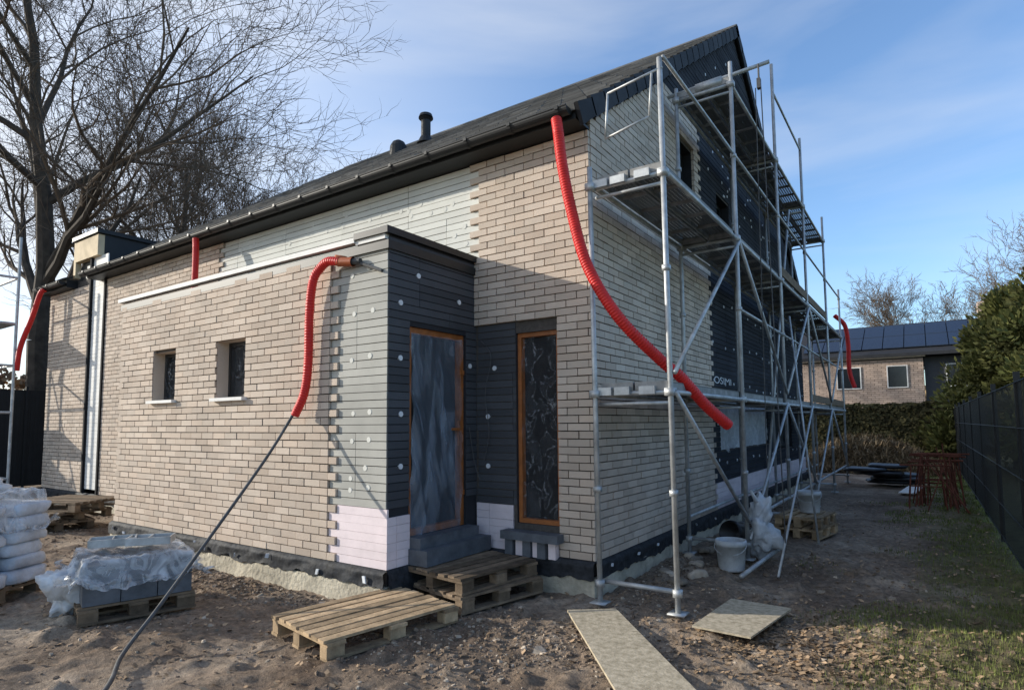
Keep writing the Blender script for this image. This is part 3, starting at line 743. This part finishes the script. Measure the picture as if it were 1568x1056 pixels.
def lp():
    y=ru(-8,12); z=ru(1.5,3.4); return Vector((-20+ru(-.4,.4),y,z+.5*noise.noise(Vector((y,0,0))))),Vector((1,0,0))
leaves(mb,lp,9000,.18); mb.build("beech_hedge","leaf")
mb=MB()
def dl():
    a=ru(-2.1,1.3); d=95+ru(-3,3); x=2+d*math.sin(a); y=d*math.cos(a)-5; h=5+2.5*noise.noise(Vector((a*14,0,0)))+1.5*noise.noise(Vector((a*50,0,0)))
    return Vector((x,y,h*rnd()**.8)),Vector((math.sin(a),math.cos(a),0))
leaves(mb,dl,22000,1.1); mb.build("distant_tree_line","brush")
# ------------------------------------------------------------ far houses
fh=empty("neighbour_house")
mb=MB(); mb.box(-3.2,2.6,33.02,41,0,5.0); mb.build("walls","mortar",fh)
mb=MB()
FF=(Vector((0,33.02,0)),Xv,Vector((0,-1,0)))
courses(mb,FF,.3,4.9,lambda k,v:[(-3.2,2.6)],[(-1.4,-.3,3.35,4.45),(-1.4,-.3,.9,2.1),(1.0,1.85,3.35,4.45),(1.0,1.85,.9,2.1)],L=.36,h=.113,jo=.015,n1=.03); mb.build("brick_skin","fbrick",fh)
mb=MB(); mb.box(2.64,6.2,33.4,41,0,4.9); mb.build("dark_wing","ins_dark",fh)
mb=MB(); mb.hexa([(-3.6,32.6,4.95),(6.6,32.6,4.95),(6.6,37,7.05),(-3.6,37,7.05),(-3.6,32.6,5.12),(6.6,32.6,5.12),(6.6,37,7.22),(-3.6,37,7.22)])
mb.hexa([(-3.6,37,7.05),(6.6,37,7.05),(6.6,41.4,4.95),(-3.6,41.4,4.95),(-3.6,37,7.22),(6.6,37,7.22),(6.6,41.4,5.12),(-3.6,41.4,5.12)]); mb.build("roof","verge",fh)
mb=MB()
for j in range(2):
    for i in range(9):
        x=-3.1+i*.98; y0=33.1+j*1.75; f=(7.22-5.12)/4.4; z=lambda y:5.12+(y-32.6)*f+.08
        mb.hexa([(x,y0,z(y0)),(x+.94,y0,z(y0)),(x+.94,y0+1.68,z(y0+1.68)),(x,y0+1.68,z(y0+1.68))]+[(x,y0,z(y0)+.04),(x+.94,y0,z(y0)+.04),(x+.94,y0+1.68,z(y0+1.68)+.04),(x,y0+1.68,z(y0+1.68)+.04)])
mb.build("solar_panels","solar",fh)
mb=MB(); mb2=MB()
for (a,b) in ((-1.4,-.3),(1.0,1.85),(3.6,4.5)):
    for (c,d) in ((3.35,4.45),(.9,2.1)):
        yy=32.97 if b<2.6 else 33.37
        mb.box(a,b,yy,yy+.02,c,d); 
        for q in ((a-.05,a,c-.05,d+.05),(b,b+.05,c-.05,d+.05),(a,b,d,d+.05),(a,b,c-.05,c)): mb2.box(q[0],q[1],yy-.04,yy+.03,q[2],q[3])
mb2.box(-3.3,2.7,32.9,32.98,4.9,5.0)
mb.build("windows","glass",fh); mb2.build("window_frames","white",fh)
mb=MB(); mb.box(5.2,6.0,36.2,37,7,8.0); mb.build("chimney","fbrick",fh)
sh=empty("neighbour_shed"); mb=MB(); mb.box(-34,-22,9,14,0,2.6); mb.build("walls","fbrick",sh)
mb=MB(); mb.hexa([(-34.5,8.5,2.5),(-21.5,8.5,2.5),(-21.5,11.5,4.3),(-34.5,11.5,4.3),(-34.5,8.5,2.6),(-21.5,8.5,2.6),(-21.5,11.5,4.4),(-34.5,11.5,4.4)]); mb.build("roof","tile",sh)
# ------------------------------------------------------------ ground
def axis(lo,hi,flo,fhi,st):
    a=list(np.arange(flo,fhi,st)); s=st; v=flo
    while v>lo: s*=1.18; v-=s; a.insert(0,v)
    s=st; v=a[-1]
    while v<hi: s*=1.18; v+=s; a.append(v)
    return a
xs=axis(-350,350,-7,3.6,.032); ys=axis(-60,500,-4.6,3.2,.032)
def gz(x,y):
    h=.045*noise.noise(Vector((x*.9,y*.9,0)))+.026*noise.noise(Vector((x*3.1,y*3.1,2)))
    if -9<x<6 and -6<y<9:
        h+=.022*noise.noise(Vector((x*8,y*8,4)))+.013*noise.noise(Vector((x*20,y*20,7)))
        b=noise.noise(Vector((x*5,y*5,9)))
        if b>.2: h+=(b-.2)*.09
        for c0 in (-.2,1.1):
            q=(x*.5+y*.86)+3.1+c0; 
            if abs(q)<.16: h-=.02*(1-abs(q)/.16)
    return h-.02
verts=[(x,y,gz(x,y) if (abs(x)<60 and abs(y)<60) else -.02) for y in ys for x in xs]
W=len(xs); faces=[(j*W+i,j*W+i+1,(j+1)*W+i+1,(j+1)*W+i) for j in range(len(ys)-1) for i in range(W-1)]
me=bpy.data.meshes.new("ground"); me.from_pydata(verts,[],faces); me.polygons.foreach_set("use_smooth",[True]*len(faces)); go=bpy.data.objects.new("ground",me); COL.objects.link(go)
m,nt,b=new_mat("mud_ground"); L=nt.links
tc=N(nt,"ShaderNodeTexCoord")
def noi(sc_,det=6,rg=.6):
    n=N(nt,"ShaderNodeTexNoise"); n.inputs["Scale"].default_value=sc_; n.inputs["Detail"].default_value=det; n.inputs["Roughness"].default_value=rg; L.new(tc.outputs["Object"],n.inputs["Vector"]); return n
def ramp(inp,stops):
    r=N(nt,"ShaderNodeValToRGB"); e=r.color_ramp.elements
    while len(e)<len(stops): e.new(.5)
    for q,(p,c) in zip(e,stops): q.position=p; q.color=(*c,1)
    L.new(inp,r.inputs[0]); return r
r1=ramp(noi(.8,8,.65).outputs["Fac"],[(.34,(.145,.103,.073)),(.5,(.27,.205,.15)),(.66,(.45,.365,.28))])
r2=ramp(noi(16,6,.7).outputs["Fac"],[(.3,(.5,.5,.5)),(.5,(.95,.95,.95)),(.72,(1.5,1.45,1.4))])
mx=N(nt,"ShaderNodeMix",data_type='RGBA',blend_type='MULTIPLY'); mx.inputs[0].default_value=1; L.new(r1.outputs[0],mx.inputs[6]); L.new(r2.outputs[0],mx.inputs[7])
sx=N(nt,"ShaderNodeSeparateXYZ"); L.new(tc.outputs["Object"],sx.inputs[0])
gn=noi(1.3,6); ad=N(nt,"ShaderNodeMath",operation='MULTIPLY_ADD'); L.new(gn.outputs["Fac"],ad.inputs[0]); ad.inputs[1].default_value=2.6; L.new(sx.outputs[0],ad.inputs[2])
gr=N(nt,"ShaderNodeMapRange"); gr.inputs[1].default_value=3.7; gr.inputs[2].default_value=4.5; L.new(ad.outputs[0],gr.inputs[0])
gc=ramp(noi(7,5).outputs["Fac"],[(.3,(.08,.08,.035)),(.7,(.21,.195,.09))])
m2=N(nt,"ShaderNodeMix",data_type='RGBA'); L.new(gr.outputs[0],m2.inputs[0]); L.new(mx.outputs[2],m2.inputs[6]); L.new(gc.outputs[0],m2.inputs[7])
L.new(m2.outputs[2],b.inputs["Base Color"]); b.inputs["Roughness"].default_value=.92; b.inputs["Specular IOR Level"].default_value=.2
bp1=N(nt,"ShaderNodeBump"); bp1.inputs["Strength"].default_value=1.0; bp1.inputs["Distance"].default_value=.03; L.new(noi(28,8,.7).outputs["Fac"],bp1.inputs["Height"]); L.new(bp1.outputs[0],b.inputs["Normal"])
me.materials.append(m)
def inside_house(x,y): return (x<.05 and y>-.05 and x>-13.2) or (-6.68<x<-1.36 and y>-1.36)
def stone(mb,x,y,s,fl=.4):
    z=gz(x,y); k=random.choice((4,5,6)); a0=ru(0,6); n=len(mb.v); val=rnd(); st=ru(.5,1); dx,dy=math.cos(a0*3),math.sin(a0*3)
    rr=[s*ru(.5,1.3) for _ in range(k)]; tx,ty=ru(-.3,.3),ru(-.3,.3)
    for lvl,sc_ in ((0,1),(1,.7)):
        for i in range(k):
            t=a0+6.283*i/k+(ru(-.2,.2) if lvl else 0); px,py=rr[i]*sc_*math.cos(t),rr[i]*sc_*math.sin(t)*st
            qx,qy=px*dx-py*dy,px*dy+py*dx
            mb.v.append((x+qx,y+qy,z-.005 if not lvl else z+max(.001,s*fl*ru(.7,1.2)+qx*tx+qy*ty)))
    for i in range(k): j=(i+1)%k; mb.f.append((n+i,n+j,n+k+j,n+k+i)); mb.a.append(val); mb.m.append(mb.mi)
    mb.f.append(tuple(n+k+i for i in range(k))); mb.a.append(val); mb.m.append(mb.mi)
mb=MB(); cnt=0
while cnt<15000:
    r=rnd()
    if r<.45: x,y=ru(-7,3.2),ru(-4.6,3)
    elif r<.6: x,y=ru(-6.6,-1.2),-1.40-abs(random.gauss(0,.22))
    elif r<.75: x,y=.1+abs(random.gauss(0,.4)),ru(-.5,8)
    elif r<.9: x,y=random.gauss(.2,.8),random.gauss(-1.6,.5)
    else: x,y=ru(-10,-6.6),ru(-3,-.2)
    if inside_house(x,y): continue
    if noise.noise(Vector((x*1.3,y*1.3,3)))<ru(-.5,.3): continue
    mb.mi=0 if rnd()<.4 else 1
    stone(mb,x,y,.003+.022*rnd()**4+(.035 if rnd()<.006 else 0)+.003+(.006 if mb.mi else 0)); cnt+=1
mb.build("ground_rubble",["stone","clod"])
mb=MB()
def lf():
    while True:
        r=rnd()
        if r<.4: x,y=random.gauss(1.9,.45),random.gauss(-.35,.4)
        elif r<.6: x,y=ru(1.2,3.3),ru(-1.5,9)
        else: x,y=ru(-6,3),ru(-4.5,1)
        if not inside_house(x,y) and x<3.3: break
    return Vector((x,y,gz(x,y)+ru(.004,.02))),Vector((0,0,1))
for i in range(6500):
    p,n=lf(); t=ru(0,6.28); s=ru(.008,.03); a=Vector((math.cos(t),math.sin(t),ru(-.5,.5)))*s; q=Vector((-math.sin(t),math.cos(t),ru(-.5,.5)))*s*.6
    mb.quad([p-a,p+q,p+a,p-q],rnd())
mb.build("fallen_leaves","leaf")
mb=MB(); cnt=0; tries=0
while cnt<26000 and tries<400000:
    tries+=1
    x=ru(1.3,3.4); y=ru(-1.6,1.5) if rnd()<.45 else ru(1.5,18)
    g=x+2.6*(noise.noise(Vector((x*1.1,y*1.1,11)))*.5+.5)
    if g<3.6+ru(-.2,.5): continue
    z=gz(x,y); h=ru(.015,.055); t=ru(0,6.28); w=.0022+.0008*max(0,y); d=Vector((math.cos(t),math.sin(t),0)); q=Vector((-d.y,d.x,0)); p=Vector((x,y,z-.004))
    mb.quad([p-q*w,p+q*w,p+d*h*.5*rnd()+Vector((0,0,h))],rnd()); cnt+=1
mb.build("grass_patches","grass")
# ------------------------------------------------------------ light
EL=math.radians(18.8); PH=math.radians(25)
S_=Vector((-math.cos(PH)*math.cos(EL),-math.sin(PH)*math.cos(EL),math.sin(EL)))
sd=bpy.data.lights.new("sun",'SUN'); sd.energy=5; sd.angle=math.radians(.5); sd.color=(1,.94,.83); so=bpy.data.objects.new("sun",sd); COL.objects.link(so)
so.rotation_euler=S_.to_track_quat('Z','Y').to_euler()
w=bpy.data.worlds.new("World"); sc.world=w; w.use_nodes=True; nt=w.node_tree; bg=nt.nodes["Background"]; L=nt.links
sky=N(nt,"ShaderNodeTexSky",sky_type='NISHITA'); sky.sun_disc=False; sky.sun_elevation=EL; sky.sun_rotation=math.atan2(S_.x,S_.y)%(2*math.pi)
sky.air_density=1.0; sky.dust_density=1.0; sky.ozone_density=2.6
ga=N(nt,"ShaderNodeVectorMath",operation='MULTIPLY'); ga.inputs[1].default_value=(1.6,1.75,1.9); L.new(sky.outputs[0],ga.inputs[0])
tc=N(nt,"ShaderNodeTexCoord"); mp=N(nt,"ShaderNodeMapping"); mp.inputs["Scale"].default_value=(.9,.9,4.5); mp.inputs["Rotation"].default_value=(.45,-.45,.5); L.new(tc.outputs["Generated"],mp.inputs[0])
no=N(nt,"ShaderNodeTexNoise"); no.inputs["Scale"].default_value=1.6; no.inputs["Detail"].default_value=7; no.inputs["Distortion"].default_value=.3; L.new(mp.outputs[0],no.inputs["Vector"])
mr=N(nt,"ShaderNodeMapRange"); mr.inputs[1].default_value=.47; mr.inputs[2].default_value=.85; mr.inputs[3].default_value=0; mr.inputs[4].default_value=.42; L.new(no.outputs["Fac"],mr.inputs[0])
nv=N(nt,"ShaderNodeVectorMath",operation='NORMALIZE'); L.new(tc.outputs["Generated"],nv.inputs[0])
dp=N(nt,"ShaderNodeVectorMath",operation='DOT_PRODUCT'); L.new(nv.outputs[0],dp.inputs[0]); dp.inputs[1].default_value=tuple(S_)
hz=N(nt,"ShaderNodeMapRange",interpolation_type='SMOOTHSTEP'); hz.inputs[1].default_value=.1; hz.inputs[2].default_value=1.0; hz.inputs[3].default_value=0; hz.inputs[4].default_value=.8; L.new(dp.outputs["Value"],hz.inputs[0])
sm=N(nt,"ShaderNodeMath",operation='ADD',use_clamp=True); L.new(mr.outputs[0],sm.inputs[0]); L.new(hz.outputs[0],sm.inputs[1])
mx=N(nt,"ShaderNodeMix",data_type='RGBA'); L.new(sm.outputs[0],mx.inputs[0]); L.new(ga.outputs[0],mx.inputs[6]); mx.inputs[7].default_value=(6.3,6.5,6.8,1)
L.new(mx.outputs[2],bg.inputs[0]); bg.inputs[1].default_value=.15
# ------------------------------------------------------------ camera
f,yaw,pit,rol,ppy=928.1624,-0.5993,0.0772,-0.0080,47.9867
fw=Vector((math.sin(yaw)*math.cos(pit),math.cos(yaw)*math.cos(pit),math.sin(pit)))
r0=Vector((math.cos(yaw),-math.sin(yaw),0)); u0=r0.cross(fw)
r=r0*math.cos(rol)+u0*math.sin(rol); u=-r0*math.sin(rol)+u0*math.cos(rol)
cd=bpy.data.cameras.new("camera"); co=bpy.data.objects.new("camera",cd); COL.objects.link(co)
mt=Matrix((r,u,-fw)).transposed().to_4x4(); mt.translation=Vector((2.6398,-5.2037,1.5867)); co.matrix_world=mt
cd.sensor_width=36; cd.lens=f/1568*36; cd.shift_y=ppy/1568; cd.clip_end=2000; cd.clip_start=.05
sc.camera=co
sc.view_settings.view_transform='Standard'; sc.view_settings.look='None'; sc.view_settings.exposure=0
